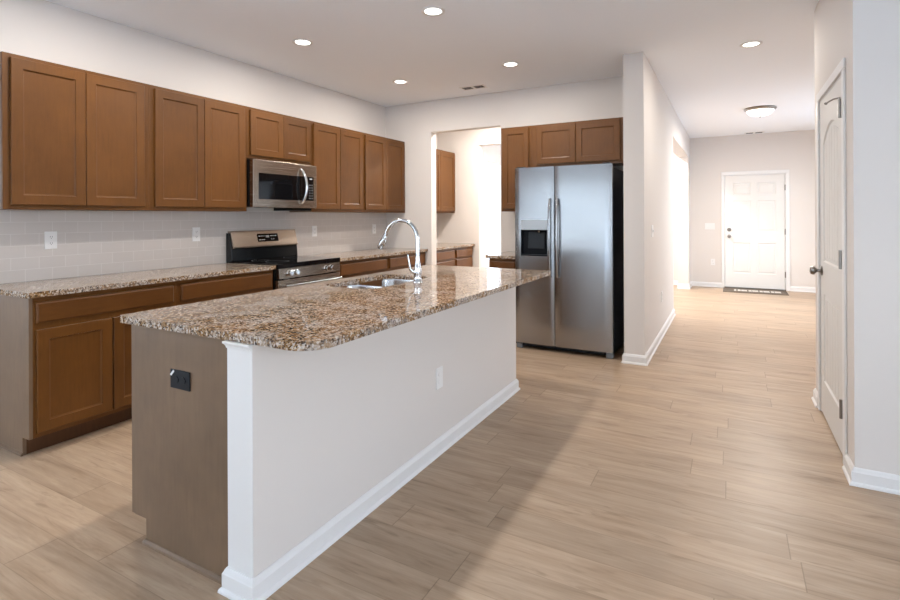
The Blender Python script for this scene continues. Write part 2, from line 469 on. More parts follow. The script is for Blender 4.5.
wall_holes('wall_nook', REAR, 1.2, 0, CE, NOOK - T, NOOK, 'y', [(-2.8, 0.2, 0.55, 2.25)])
wall_holes('wall_nook_return', NOOK - T, XW - T, 0, CE, 1.2, 1.2 + T, 'x', [])

def window(n, axis, a0, a1, b0, b1, n0, n1, bars, label):
    root = thing('window_%d' % n, label, 'window', ((a0 + a1) / 2, n0, b0) if axis == 'x' else (n0, (a0 + a1) / 2, b0), kind='structure')
    def bx(bm, p, q, z0, z1, m0, m1):
        if axis == 'x': box(bm, p, q, m0, m1, z0, z1)
        else: box(bm, m0, m1, p, q, z0, z1)
    nm = (n0 + n1) / 2; f = 0.05; bm = bmesh.new()
    bx(bm, a0, a0 + f, b0, b1, nm - .035, nm + .035); bx(bm, a1 - f, a1, b0, b1, nm - .035, nm + .035)
    bx(bm, a0 + f, a1 - f, b0, b0 + f, nm - .035, nm + .035); bx(bm, a0 + f, a1 - f, b1 - f, b1, nm - .035, nm + .035)
    for i in range(1, bars):
        c = a0 + (a1 - a0) * i / bars; bx(bm, c - .03, c + .03, b0 + f, b1 - f, nm - .03, nm + .03)
    if b0 > 0.2:
        zc = (b0 + b1) / 2; bx(bm, a0 + f, a1 - f, zc - .02, zc + .02, nm - .02, nm + .02)
    obj('window_frame', bm, 'trim', root)
    bm = bmesh.new(); bx(bm, a0 + f, a1 - f, b0 + f, b1 - f, nm - .004, nm + .004); obj('pane', bm, 'glass', root)
    # portal: only guides the sampling of the sky that comes through this window
    ld = bpy.data.lights.new('sky_portal', 'AREA'); ld.shape = 'RECTANGLE'; ld.size = a1 - a0; ld.size_y = b1 - b0
    ld.cycles.is_portal = True
    lo = bpy.data.objects.new('sky_portal', ld); COL.objects.link(lo); lo.parent = root
    return root, lo
def aim(lo, loc, direction):
    lo.matrix_world = Matrix.Translation(Vector(loc)) @ Vector(direction).to_track_quat('-Z', 'Z').to_matrix().to_4x4()
    lo.matrix_local = Matrix.Translation(Vector(loc) - ROOTS[lo.parent.name]) @ Vector(direction).to_track_quat('-Z', 'Z').to_matrix().to_4x4()
_, p = window(1, 'x', -5.2, -2.5, 0.55, 2.25, REAR, REAR - T, 3, 'white framed window in the rear wall behind the camera'); aim(p, (-3.85, REAR - T - .02, 1.4), (0, 1, 0))
_, p = window(2, 'x', -1.7, 0.9, 0.03, 2.15, REAR, REAR - T, 2, 'sliding glass door behind the camera'); aim(p, (-0.4, REAR - T - .02, 1.09), (0, 1, 0))
_, p = window(3, 'y', -2.8, 0.2, 0.55, 2.25, NOOK, NOOK - T, 3, 'white framed window in the breakfast nook'); aim(p, (NOOK - T - .02, -1.3, 1.4), (1, 0, 0))
_, p = window(4, 'y', *WIN_L, XW, XW - T, 2, 'bright white window seen through the pantry passage doorway'); aim(p, (XW - T - .02, 9.515, 1.4), (1, 0, 0))
_, p = window(5, 'x', -3.3, -1.7, 0.6, 2.3, YF, YF + T, 2, 'white framed front window in the room past the pantry'); aim(p, (-2.5, YF + T + .02, 1.45), (0, -1, 0))
_, p = window(6, 'y', 7.3, 9.7, 0.5, 2.3, HALLR, HALLR + T, 2, 'unseen window added in the right side of the hall to brighten it'); aim(p, (HALLR + T + .02, 8.5, 1.4), (-1, 0, 0))  # added out of view, sized to brighten the far hall wall
_, p = window(7, 'y', -2.6, 1.6, 0.5, 2.3, LIV, LIV + T, 3, 'unseen window added in the right wall as fill light for the island'); aim(p, (LIV + T + .02, -0.5, 1.4), (-1, 0, 0))  # added out of view to fill the island's right face

bm = boxes((-40, 40, -45, REAR - T - .3, -0.3, -0.25), (-40, 40, YF + T + .3, 45, -0.3, -0.25), (-40, NOOK - T - .3, REAR - T - .3, YF + T + .3, -0.3, -0.25), (LIV + T + .3, 40, REAR - T - .3, YF + T + .3, -0.3, -0.25))
g = obj('bounce_ground', bm, 'bounce_ground'); tag(g, 'unseen pale ground added to bounce daylight in through the windows', 'bounce_ground', kind='structure')  # unseen ground, made pale to bounce daylight up to the ceiling

H = thing('reflection_house', 'unseen house added behind the camera to dim the sky reflected in the fridge', 'house', (-4, -20, -0.25), kind='structure')  # added so the fridge mirrors something dimmer than open sky
bm = boxes((-16, 8, -24, -16, -0.25, 5.4)); obj('house_wall', bm, 'siding', H)
bm = bmesh.new(); prism(bm, [(-24.6, 5.4), (-15.4, 5.4), (-20, 8.4)], -16.5, 8.5, lambda a, b, n: (n, a, b)); obj('roof', bm, 'shingle', H)
for x in (-12.5, -8.5, -4.5, -0.5, 3.5):
    for z in (0.9, 3.5): obj('window', boxes((x, x + 1.1, -16.0, -15.95, z, z + 1.4)), 'black_glass', H)
# baseboards
sweep('baseboard_hall', [(XS1, YB), (XS1, YS), (XS2, YS), (XS2, 7.43), (XS1, 7.43), (XS1, YP + T), (-2.35, YP + T)], BASE, -1, label='white baseboard wrapping the wall end beside the fridge', cat='baseboard')
sweep('baseboard_hall_end', [(XS1, 10.16), (XS2, 10.16), (XS2, YF), (-0.15, YF)], BASE, -1, label='white baseboard in the far left corner of the hall', cat='baseboard')
sweep('baseboard_far', [(0.895, YF), (HALLR, YF), (HALLR, YR2), (XR, YR2), (XR, 4.292)], BASE, -1, label='white baseboard right of the far door', cat='baseboard')
sweep('baseboard_closet', [(XR, 3.33), (XR, YR), (LIV, YR)], BASE, -1, label='white baseboard on the closet corner at right', cat='baseboard')
sweep('baseboard_foyer', [(XW, YP + T), (XW, YF), (XS1, YF), (XS1, 10.16)], BASE, -1)
sweep('baseboard_left_rear', [(NOOK, REAR), (NOOK, 1.2), (XW, 1.2)], BASE, -1)
sweep('baseboard_back', [(-3.352, YB), (-3.30, YB), (-3.30, YB + T), (-3.39, YB + T)], BASE, -1)

# backsplash
bm = boxes((XW, XW + 0.008, 1.373, YB, 0.914, 1.372))
struct('backsplash', bm, 'tile', 'glossy pale subway tile backsplash between counter and wall cabinets', 'backsplash')

# ------------------------------------------------------------------ doors
def door_skin(bm, W, H, panels, t, mp, rec=0.008, ins=0.022, raised=False):
    """front skin with sunk panels (2-D loops), flat back."""
    front = [bm.verts.new(mp(a, b, t)) for a, b in ((0, 0), (W, 0), (W, H), (0, H))]
    back = [bm.verts.new(mp(a, b, 0)) for a, b in ((0, 0), (W, 0), (W, H), (0, H))]
    bm.faces.new(back)
    for i in range(4):
        j = (i + 1) % 4; bm.faces.new((back[i], back[j], front[j], front[i]))
    edges = []
    for i in range(4):
        e = bm.edges.get((front[i], front[(i + 1) % 4])); edges.append(e)
    for lp in panels:
        cx = sum(a for a, b in lp) / len(lp)
        def inset(d):
            out = []
            n = len(lp)
            for i in range(n):
                p0, p1, p2 = Vector(lp[i - 1]), Vector(lp[i]), Vector(lp[(i + 1) % n])
                d1, d2 = (p1 - p0).normalized(), (p2 - p1).normalized()
                m_ = Vector((-d1.y - d2.y, d1.x + d2.x)); m_ = m_ / max(m_.dot(Vector((-d2.y, d2.x))), 0.2)
                out.append(p1 + m_ * d)
            return out
        r0 = [bm.verts.new(mp(a, b, t)) for a, b in lp]
        for i in range(len(lp)): edges.append(bm.edges.new((r0[i], r0[(i + 1) % len(lp)])))
        levels = [(ins * 0.4, t - rec), (ins, t - rec)]
        if raised: levels += [(ins + 0.02, t - 0.002)]
        prev = r0
        for d, n in levels:
            cur = [bm.verts.new(mp(p.x, p.y, n)) for p in inset(d)]
            for i in range(len(lp)):
                j = (i + 1) % len(lp); bm.faces.new((prev[i], prev[j], cur[j], cur[i]))
            prev = cur
        bm.faces.new(prev)
    bmesh.ops.triangle_fill(bm, use_beauty=True, use_dissolve=False, edges=edges)

def knob(root, base, axis, m='nickel', r=0.027, name='knob'):
    bm = bmesh.new()
    lathe(bm, [(0, 0), (0.032, 0), (0.032, 0.004), (0.027, 0.009), (0.013, 0.012), (0.011, 0.028), (0.016, 0.034), (r, 0.044), (r * 1.03, 0.054), (r * 0.85, 0.064), (r * 0.4, 0.069), (0, 0.07)], base, axis)
    return obj(name, bm, m, root, smooth=True)

# front door at the far end
D1 = thing('door_1', 'white six-panel entry door at the far end of the hall', 'door', (0.36, YF, 0), kind='structure')
mp1 = lambda a, b, n: (-0.097 + a, YF + 0.03 - n, 0.025 + b)
W1, H1 = 0.914, 2.01
rect = lambda a0, a1, b0, b1: [(a0, b0), (a1, b0), (a1, b1), (a0, b1)]
pl = []
for a0, a1 in ((0.125, 0.405), (0.509, 0.789)):
    pl += [rect(a0, a1, 0.25, 0.80), rect(a0, a1, 1.0, 1.56), rect(a0, a1, 1.66, 1.88)]
bm = bmesh.new(); door_skin(bm, W1, H1, pl, 0.044, mp1, raised=True); obj('door_panel', bm, 'door', D1)
bm = boxes((-0.157, -0.112, YF - 0.018, YF, 0, 2.05), (0.832, 0.892, YF - 0.018, YF, 0, 2.05), (-0.157, 0.892, YF - 0.018, YF, 2.05, 2.112),
           (-0.112, -0.098, YF - 0.004, YF + 0.1, 0, 2.038), (0.818, 0.832, YF - 0.004, YF + 0.1, 0, 2.038), (-0.112, 0.832, YF - 0.004, YF + 0.1, 2.037, 2.05))
obj('door_casing', bm, 'trim', D1, 0.004)
knob(D1, (-0.033, YF - 0.014, 0.94), (0, -1, 0))
bm = bmesh.new(); lathe(bm, [(0, 0), (0.034, 0), (0.034, 0.008), (0.026, 0.016), (0.026, 0.022), (0, 0.024)], (-0.033, YF - 0.014, 1.06), (0, -1, 0)); obj('deadbolt', bm, 'nickel', D1, smooth=True)
for z in (0.28, 1.03, 1.8):
    bm = bmesh.new(); tube(bm, [(0.824, YF - 0.022, z - 0.05), (0.824, YF - 0.022, z + 0.05)], 0.008); obj('hinge', bm, 'nickel', D1, smooth=True)
bm = boxes((-0.112, 0.832, YF - 0.03, YF + 0.1, 0.0, 0.022)); obj('threshold', bm, 'nickel', D1)

# closet door at right, opens into the hall
D2 = thing('door_2', 'white two-panel closet door with arched plank panel at the right', 'door', (XR, 3.84, 0), kind='structure')
Y0, Y1 = 3.404, 4.222
W2, H2 = Y1 - Y0, 2.052
mp2 = lambda a, b, n: (XR + 0.036 - n, Y1 - a, 0.016 + b)      # a runs from the knob side to the hinge side
def arch(a0, a1, b0, b1, rise, n=14):
    out = [(a0, b0), (a1, b0)]
    for i in range(n + 1):
        t = i / n; a = a1 + (a0 - a1) * t; out.append((a, b1 + rise * math.sin(PI * t) ** 0.8))
    return out
PA = (0.115, W2 - 0.115)
bm = bmesh.new(); door_skin(bm, W2, H2, [rect(*PA, 0.22, 0.79), arch(*PA, 1.0, 1.76, 0.11)], 0.036, mp2, rec=0.009)
obj('door_panel', bm, 'door', D2)
bm = bmesh.new()
np_ = 6; aw = (PA[1] - PA[0] - 0.05) / np_
for i in range(np_):
    a0 = PA[0] + 0.025 + i * aw + 0.004; a1 = a0 + aw - 0.008
    prism(bm, rect(a0, a1, 0.25, 0.76), 0.026, 0.031, mp2)
    tp = lambda a: 1.735 + 0.105 * math.sin(PI * max(0, min(1, (a - PA[0]) / (PA[1] - PA[0])))) ** 0.8
    prism(bm, [(a0, 1.03), (a1, 1.03), (a1, tp(a1)), ((a0 + a1) / 2, tp((a0 + a1) / 2)), (a0, tp(a0))], 0.026, 0.031, mp2)
obj('plank_panel', bm, 'door', D2, 0.002)
bm = boxes((XR - 0.013, XR, 3.332, 3.390, 0, 2.082), (XR - 0.013, XR, 4.233, 4.290, 0, 2.082), (XR - 0.013, XR, 3.332, 4.290, 2.082, 2.138),
           (XR, XR + 0.115, 3.388, 3.401, 0, 2.072), (XR, XR + 0.115, 4.225, 4.235, 0, 2.072), (XR, XR + 0.115, 3.388, 4.235, 2.072, 2.082))
obj('door_casing', bm, 'trim', D2, 0.005)
knob(D2, (XR, 4.158, 0.952), (-1, 0, 0), r=0.028)
for i, z in enumerate((0.285, 1.08, 1.885)):
    bm = bmesh.new(); tube(bm, [(XR - 0.016, 3.402, z - 0.05), (XR - 0.016, 3.402, z + 0.05)], 0.0085)
    box(bm, XR - 0.016, XR + 0.001, 3.403, 3.408, z - 0.045, z + 0.045); box(bm, XR - 0.002, XR + 0.001, 3.406, 3.430, z - 0.045, z + 0.045)
    h = obj('hinge', bm, 'nickel', D2, smooth=True)
    if i == 2:
        bm = bmesh.new(); tube(bm, [(XR - 0.016, 3.402, z + 0.045), (XR - 0.016, 3.402, z + 0.058), (XR - 0.04, 3.43, z + 0.058), (XR - 0.062, 3.52, z + 0.055)], 0.0045)
        lathe(bm, [(0, 0), (0.007, 0), (0.007, 0.012), (0, 0.012)], (XR - 0.062, 3.52, z + 0.055), (0.3, 0.9, 0))
        obj('door_stop', bm, 'nickel', h, smooth=True)

# doormat at the far door
Mt = thing('doormat', 'grey doormat with pale block pattern lying before the far white door', 'doormat', (0.36, 10.34, 0))
bm = boxes((-0.13, 0.83, 10.06, 10.62, 0.0, 0.008)); obj('mat_base', bm, 'mat', Mt, 0.002)
bm = bmesh.new()
for i in range(13):
    x = 0.04 + i * 0.055; box(bm, x, x + 0.034 + 0.012 * (i % 3), 10.24, 10.42, 0.008, 0.0092)
obj('pattern', bm, 'mat_mark', Mt)

# ------------------------------------------------------------------ cabinets
UF, BF = XW + 0.305, XW + 0.61          # face-frame planes
WALLCAB = 'brown wall cabinets'; BASECAB = 'brown base cabinets'
def wall_cab(y0, y1, z0, z1, doors, label, xf=UF):
    r = thing('wall_cabinet', label, 'cabinet', ((XW + xf) / 2, (y0 + y1) / 2, z0), WALLCAB)
    bm = boxes((XW, xf - 0.019, y0 + 0.0005, y1 - 0.0005, z0, z1)); obj('carcass', bm, 'side', r)
    bm = boxes((xf - 0.019, xf, y0 + 0.0005, y1 - 0.0005, z0, z1)); obj('face_frame', bm, 'cab', r, 0.001)
    for a0, a1 in doors:
        bm = bmesh.new(); shaker(bm, a0, a1, z0 + 0.028, z1 - 0.024, face_px(xf + 0.001)); obj('door', bm, 'cab', r)
    return r
Z0, Z1 = 1.372, 2.286
wall_cab(1.373, 2.226, Z0, Z1, [(1.408, 1.804), (1.807, 2.188)], 'tall brown two-door wall cabinet at the left end of the row')
wall_cab(2.226, 3.083, Z0, Z1, [(2.264, 2.660), (2.664, 3.050)], 'tall brown two-door wall cabinet immediately left of the microwave')
wall_cab(3.083, 3.868, 1.838, Z1, [(3.113, 3.488), (3.491, 3.845)], 'short brown two-door wall cabinet directly above the microwave')
wall_cab(3.868, 4.700, Z0, Z1, [(3.891, 4.284), (4.290, 4.675)], 'tall brown two-door wall cabinet immediately right of the microwave')
wall_cab(4.700, YB - 0.003, Z0, Z1, [(4.722, 5.119), (5.123, 5.520)], 'tall brown two-door wall cabinet touching the back wall corner')
wall_cab(6.02, YP - 0.003, Z0, Z1, [(6.05, 6.455), (6.459, 6.900)], 'brown wall cabinet in the pantry passage seen through the opening')

def base_cab(y0, y1, label, wide=True, end=False, drawers=None, xf=BF):
    r = thing('base_cabinet', label, 'cabinet', ((XW + xf) / 2, (y0 + y1) / 2, 0), BASECAB)
    a, b = y0 + 0.0005, y1 - 0.0005
    if end:
        bm = bmesh.new(); x0 = XW
        prism(bm, [(x0, 0), (xf - 0.076, 0), (xf - 0.076, 0.1), (xf - 0.0, 0.1), (xf - 0.0, 0.883), (x0, 0.883)], 0, 0.018, lambda p, q, n: (p, y0 + n, q))
        obj('end_panel', bm, 'side', r); a = y0 + 0.0185
        sweep('shoe_moulding', [(XW, y0), (xf - 0.07, y0)], [(0, 0), (0.012, 0), (0.010, 0.010), (0, 0.016)], -1, 'side', parent=r)
    bm = boxes((XW, xf - 0.019, a, b, 0.1, 0.883)); obj('carcass', bm, 'side', r)
    bm = boxes((xf - 0.019, xf, a, b, 0.1, 0.883)); obj('face_frame', bm, 'cab', r, 0.001)
    bm = boxes((xf - 0.084, xf - 0.076, a, b, 0.0, 0.1)); obj('toe_kick', bm, 'dark_wood', r)
    mp = face_px(xf + 0.001); p, q = y0 + 0.030, y1 - 0.026; mid = (p + q) / 2
    if drawers:
        for z0, z1 in drawers:
            bm = bmesh.new(); slab_front(bm, p, q, z0, z1, mp); obj('drawer', bm, 'cab_h', r)
    else:
        bm = bmesh.new(); slab_front(bm, p, q, 0.737, 0.853, mp); obj('drawer', bm, 'cab_h', r)
        if wide:
            for a0, a1 in ((p, mid - 0.004), (mid + 0.004, q)):
                bm = bmesh.new(); shaker(bm, a0, a1, 0.128, 0.700, mp); obj('door', bm, 'cab', r)
        else:
            bm = bmesh.new(); shaker(bm, p, q, 0.128, 0.700, mp); obj('door', bm, 'cab', r)
    return r
base_cab(1.373, 2.230, 'brown base cabinet at the left end with exposed side panel and wide drawer', end=True)
base_cab(2.230, 3.090, 'brown base cabinet immediately left of the stainless range')
base_cab(3.900, 4.730, 'brown base cabinet immediately right of the stainless range')
base_cab(4.730, YB - 0.003, 'brown base cabinet in the corner against the back wall')
DR = [(0.737, 0.853), (0.53, 0.715), (0.33, 0.51), (0.128, 0.31)]
base_cab(5.69, 6.335, 'base cabinet of drawers in the pantry passage, nearer the kitchen opening', drawers=DR)
base_cab(6.335, 6.90, 'base cabinet of drawers in the pantry passage, nearer the bright doorway', drawers=DR)

# around the fridge (faces -y)
FYF = 5.24
def fridge_cab(x0, x1, z0, doors, label):
    r = thing('wall_cabinet', label, 'cabinet', ((x0 + x1) / 2, YB, z0), WALLCAB)
    bm = boxes((x0, x1, FYF + 0.019, YB, z0, Z1)); obj('carcass', bm, 'side', r)
    bm = boxes((x0, x1, FYF, FYF + 0.019, z0, Z1)); obj('face_frame', bm, 'cab', r, 0.001)
    for a0, a1 in doors:
        bm = bmesh.new(); shaker(bm, a0, a1, z0 + 0.028, Z1 - 0.022, face_ny(FYF - 0.001)); obj('door', bm, 'cab', r)
fridge_cab(-2.215, -1.862, Z0, [(-2.197, -1.892)], 'narrow tall single-door brown wall cabinet left of the fridge')
fridge_cab(-1.861, -XS1 * -1 - 0.001, 1.838, [(-1.806, -1.392), (-1.388, -0.952)], 'wide short two-door brown cabinet above the fridge')
r = thing('base_cabinet', 'small brown base cabinet squeezed between the opening and the fridge', 'cabinet', (-2.05, YB, 0), BASECAB)
bm = boxes((-2.235, -1.915, 4.969, YB, 0.1, 0.883)); obj('carcass', bm, 'side', r)
bm = boxes((-2.235, -1.915, 4.95, 4.969, 0.1, 0.883)); obj('face_frame', bm, 'cab', r, 0.001)
bm = boxes((-2.235, -1.915, 5.03, 5.04, 0, 0.1)); obj('toe_kick', bm, 'dark_wood', r)
bm = bmesh.new(); slab_front(bm, -2.21, -1.94, 0.737, 0.853, face_ny(4.949)); obj('drawer', bm, 'cab_h', r)
bm = bmesh.new(); shaker(bm, -2.21, -1.94, 0.128, 0.700, face_ny(4.949)); obj('door', bm, 'cab', r)

# ------------------------------------------------------------------ countertops
CT = 'granite countertops'
def counter(x0, x1, y0, y1, r, label):
    bm = slab(rrect(x0, x1, y0, y1, r), [], 0.884, 0.914)
    return tag(obj('countertop', bm, 'granite', None, 0.003), label, 'countertop', CT)
CX = BF + 0.038
counter(XW + 0.0005, CX, 1.352, 3.093, (0.002, 0.012, 0.004, 0.002), 'speckled granite countertop on the base cabinets left of the range')
counter(XW + 0.0005, CX, 3.895, YB - 0.001, (0.002, 0.004, 0.004, 0.002), 'speckled granite countertop right of the range running to the corner')
counter(XW + 0.0005, CX, 5.685, YP - 0.001, (0.002, 0.004, 0.004, 0.002), 'granite countertop in the pantry passage seen through the opening')
counter(-2.262, -1.91, 4.912, YB - 0.001, (0.008, 0.008, 0.002, 0.002), 'small piece of granite countertop left of the fridge')
SX0, SX1, SY0, SY1 = -2.145, -1.765, 2.31, 2.985
hole = rrect(SX0, SX1, SY0, SY1, 0.09)[::-1]
bm = slab(rrect(-2.246, -1.172, 1.221, 3.7215, (0.02, 0.11, 0.03, 0.02), 10), [hole], 0.884, 0.914)
tag(obj('countertop', bm, 'granite', None, 0.003), 'large granite island countertop with sink cutout and rounded front corner', 'countertop', CT)

# ------------------------------------------------------------------ island
IL = thing('kitchen_island', 'kitchen island with wood end panel and pale painted knee wall under granite', 'kitchen island', (-1.81, 2.47, 0))
IX0, IX1, IY0, IY1 = -2.162, -1.440, 1.24, 3.676
PY = 1.220          # face of the white post
KW = -1.564
bm = bmesh.new()
prism(bm, [(IX0 + 0.076, 0), (KW, 0), (KW, 0.883), (IX0, 0.883), (IX0, 0.1), (IX0 + 0.076, 0.1)], 0, 0.018, lambda a, b, n: (a, IY0 + n, b))
obj('end_panel', bm, 'side', IL)
bm = bmesh.new()
prism(bm, [(IX0 + 0.076, 0), (KW, 0), (KW, 0.883), (IX0, 0.883), (IX0, 0.1), (IX0 + 0.076, 0.1)], 0, 0.018, lambda a, b, n: (a, IY1 - 0.018 + n, b))
obj('end_panel', bm, 'side', IL)
bm = boxes((IX0, IX0 + 0.019, IY0 + .0185, IY1 - .0185, 0.1, 0.883)); obj('face_frame', bm, 'cab', IL)
bm = boxes((KW - 0.016, KW - 0.0005, IY0 + .0185, IY1 - .0185, 0.0, 0.883), (IX0 + 0.02, KW - 0.017, IY0 + .0185, IY1 - .0185, 0.1, 0.116)); obj('carcass', bm, 'side', IL)
bm = boxes((IX0 + 0.076, IX0 + 0.084, IY0 + .0185, IY1 - .0185, 0.0, 0.1)); obj('toe_kick', bm, 'dark_wood', IL)
bm = boxes((IX0 - 0.024, IX0 - 0.0002, IY0 + 0.001, IY0 + 0.018, 0.1, 0.883)); obj('filler_strip', bm, 'side', IL, 0.001)
mpi = face_nx(IX0 - 0.001); n = 5
for i in range(n):
    a0 = IY0 + 0.022 + i * (IY1 - IY0 - 0.028) / n; a1 = a0 + (IY1 - IY0 - 0.028) / n - 0.006
    bm = bmesh.new(); shaker(bm, a0, a1, 0.118, 0.700, mpi); obj('door', bm, 'cab', IL)
    bm = bmesh.new(); slab_front(bm, a0, a1, 0.715, 0.868, mpi); obj('drawer', bm, 'cab_h', IL)
bm = boxes((KW, IX1, PY + 0.0025, IY1, 0, 0.883)); obj('knee_wall', bm, 'wall', IL)
# white post on the near end of the knee wall, with cap and base mouldings
bm = boxes((KW - 0.002, IX1, PY, PY + 0.0024, 0.0, 0.883), (KW - 0.002, KW - 0.0002, PY + 0.0024, IY0 - 0.0002, 0.0, 0.883)); obj('corner_post', bm, 'trim', IL)
cap = [(0, 0.858), (0.003, 0.860), (0.004, 0.866), (0.007, 0.871), (0.012, 0.876), (0.012, 0.883), (0, 0.883)]
sweep('cap_moulding', [(KW - 0.002, IY0), (KW - 0.002, PY), (IX1, PY)], cap, -1, 'trim', parent=IL)
sweep('baseboard', [(KW - 0.002, IY0), (KW - 0.002, PY), (IX1, PY), (IX1, IY1), (KW, IY1)], BASE, -1, 'trim', parent=IL)
sweep('shoe_moulding', [(IX0 + 0.076, IY0 + 0.018), (IX0 + 0.076, IY0), (KW - 0.02, IY0)], [(0, 0), (0.013, 0), (0.011, 0.010), (0.004, 0.017), (0, 0.018)], -1, 'side', parent=IL)
def outlet_parts(root, mp, ca, cb, horiz=False, m='white_plastic', sock='white_plastic', w=0.072, h=0.117):
    if horiz: w, h = h, w
    bm = bmesh.new(); prism(bm, rect(ca - w / 2, ca + w / 2, cb - h / 2, cb + h / 2), 0.0, 0.006, mp); pl = obj('outlet', bm, m, root, 0.002) if root['category'] == 'kitchen island' else obj('cover_plate', bm, m, root, 0.002)
    for s in (-1, 1):
        a, b = (ca + s * 0.021, cb) if horiz else (ca, cb + s * 0.021)
        bm = bmesh.new(); prism(bm, [(a + 0.0155 * math.cos(t * PI / 8), b + 0.0145 * math.sin(t * PI / 8)) for t in range(16)], 0.006, 0.0085, mp)
        so = obj('socket', bm, sock, pl if root['category'] == 'kitchen island' else root)
        if root['category'] != 'kitchen island':
            bm = bmesh.new()
            for q in (-0.006, 0.006): prism(bm, rect(a + q - 0.0012, a + q + 0.0012, b - 0.002, b + 0.006), 0.0085, 0.0088, mp)
            prism(bm, rect(a - 0.002, a + 0.002, b - 0.010, b - 0.006), 0.0085, 0.0088, mp)
            obj('slots', bm, 'slot', so)
    return pl
pl = outlet_parts(IL, face_ny(IY0), -1.857, 0.697, True, 'black_plastic', 'black_plastic'); pl['label'] = 'black outlet on the wood end panel'
bm = bmesh.new(); prism(bm, [(-1.914, 0.712), (-1.907, 0.708), (-1.888, 0.727), (-1.895, 0.732)], 0.0062, 0.0075, face_ny(IY0)); obj('sticker', bm, 'sticker', pl)
pl = outlet_parts(IL, face_px(IX1), 2.50, 0.417); pl['label'] = 'white outlet on the painted knee wall'

# ------------------------------------------------------------------ sink and faucet
SK = thing('kitchen_sink', 'stainless undermount double bowl sink in the island countertop', 'sink', (-1.955, 2.65, 0.66))
def bowl(y0, y1):
    bm = bmesh.new(); rings = []
    for ins, z in ((-0.016, 0.8835), (0.0, 0.8835), (0.003, 0.872), (0.006, 0.72), (0.02, 0.695), (0.05, 0.688)):
        rings.append([bm.verts.new((x, y, z)) for x, y in rrect(SX0 + ins - 0.004, SX1 - ins + 0.004, y0 + ins, y1 - ins, max(0.075 - ins * 0.3, 0.03))])
    for a, b in zip(rings, rings[1:]):
        for k in range(len(a)):
            l = (k + 1) % len(a); bm.faces.new((a[k], a[l], b[l], b[k]))
    bm.faces.new(rings[-1])
    return bm
MID = 2.62
for y0, y1 in ((SY0 - 0.004, MID - 0.012), (MID + 0.012, SY1 + 0.004)):
    b = obj('bowl', bowl(y0, y1), 'steel_sink', SK, smooth=True)
    bm = bmesh.new(); lathe(bm, [(0.0, 0.0), (0.035, 0.0), (0.044, 0.004), (0.046, 0.001)], ((SX0 + SX1) / 2, (y0 + y1) / 2, 0.689), (0, 0, 1)); obj('drain', bm, 'chrome', b, smooth=True)

FX, FY = -1.70, 2.695
FA = thing('kitchen_faucet', 'chrome gooseneck pull-down faucet standing behind the island sink', 'faucet', (FX, FY, 0.914))
bm = bmesh.new(); lathe(bm, [(0, 0), (0.030, 0), (0.030, 0.006), (0.026, 0.012), (0.022, 0.03), (0.024, 0.05), (0.025, 0.075), (0.020, 0.10), (0.0145, 0.135), (0.0135, 0.16), (0, 0.16)], (FX, FY, 0.914), (0, 0, 1)); obj('body', bm, 'chrome', FA, smooth=True)
R = 0.121; top = 1.176; pts = [(FX, FY, 1.06), (FX, FY, top)]
for i in range(1, 25):
    a = PI * i / 24 * 0.90; pts.append((FX - R + R * math.cos(a), FY - 0.0, top + R * math.sin(a)))
bm = bmesh.new(); tube(bm, pts, 0.0125, 18); obj('gooseneck', bm, 'chrome', FA, smooth=True)
e = Vector(pts[-1]); d = (Vector(pts[-1]) - Vector(pts[-2])).normalized(); d = (d + Vector((-0.12, 0, 0))).normalized()
bm = bmesh.new(); tube(bm, [e - d * 0.005, e + d * 0.02, e + d * 0.022, e + d * 0.06, e + d * 0.10, e + d * 0.105], [0.0135, 0.0145, 0.016, 0.0185, 0.021, 0.018], 18)
sh = obj('spray_head', bm, 'chrome', FA, smooth=True)
bm = bmesh.new(); lathe(bm, [(0, 0), (0.0165, 0), (0.0165, 0.003), (0, 0.003)], e + d * 0.105, d); obj('nozzle', bm, 'black_plastic', sh)
bm = bmesh.new(); q = e + d * 0.07; sd = Vector((0.9, -0.25, 0.3)).normalized(); tube(bm, [q + Vector((0.014, -.004, 0.0)), q + Vector((0.028, -.006, -0.004)), q + Vector((0.034, -.006, 0.022))], [0.006, 0.006, 0.004], 8); obj('spray_button', bm, 'chrome', sh, smooth=True)
bm = bmesh.new(); tube(bm, [(FX - 0.01, FY - 0.012, 0.975), (FX - 0.024, FY - 0.028, 0.985), (FX - 0.032, FY - 0.036, 1.0), (FX - 0.038, FY - 0.038, 1.04), (FX - 0.047, FY - 0.04, 1.085)], [0.013, 0.013, 0.009, 0.0065, 0.006], 12); obj('handle', bm, 'chrome', FA, smooth=True)

# ------------------------------------------------------------------ range
RY0, RY1, RXF = 3.103, 3.885, -3.345
RG = thing('kitchen_range', 'stainless electric range with black glass cooktop between the base cabinets', 'range', (-3.67, 3.49, 0))
bm = boxes((XW + 0.01, RXF - 0.045, RY0, RY1, 0.08, 0.883)); obj('body', bm, 'black', RG)
for x in (XW + 0.05, RXF - 0.12):
    for y in (RY0 + 0.04, RY1 - 0.08): obj('foot', boxes((x, x + 0.04, y, y + 0.04, 0, 0.08)), 'black', RG)

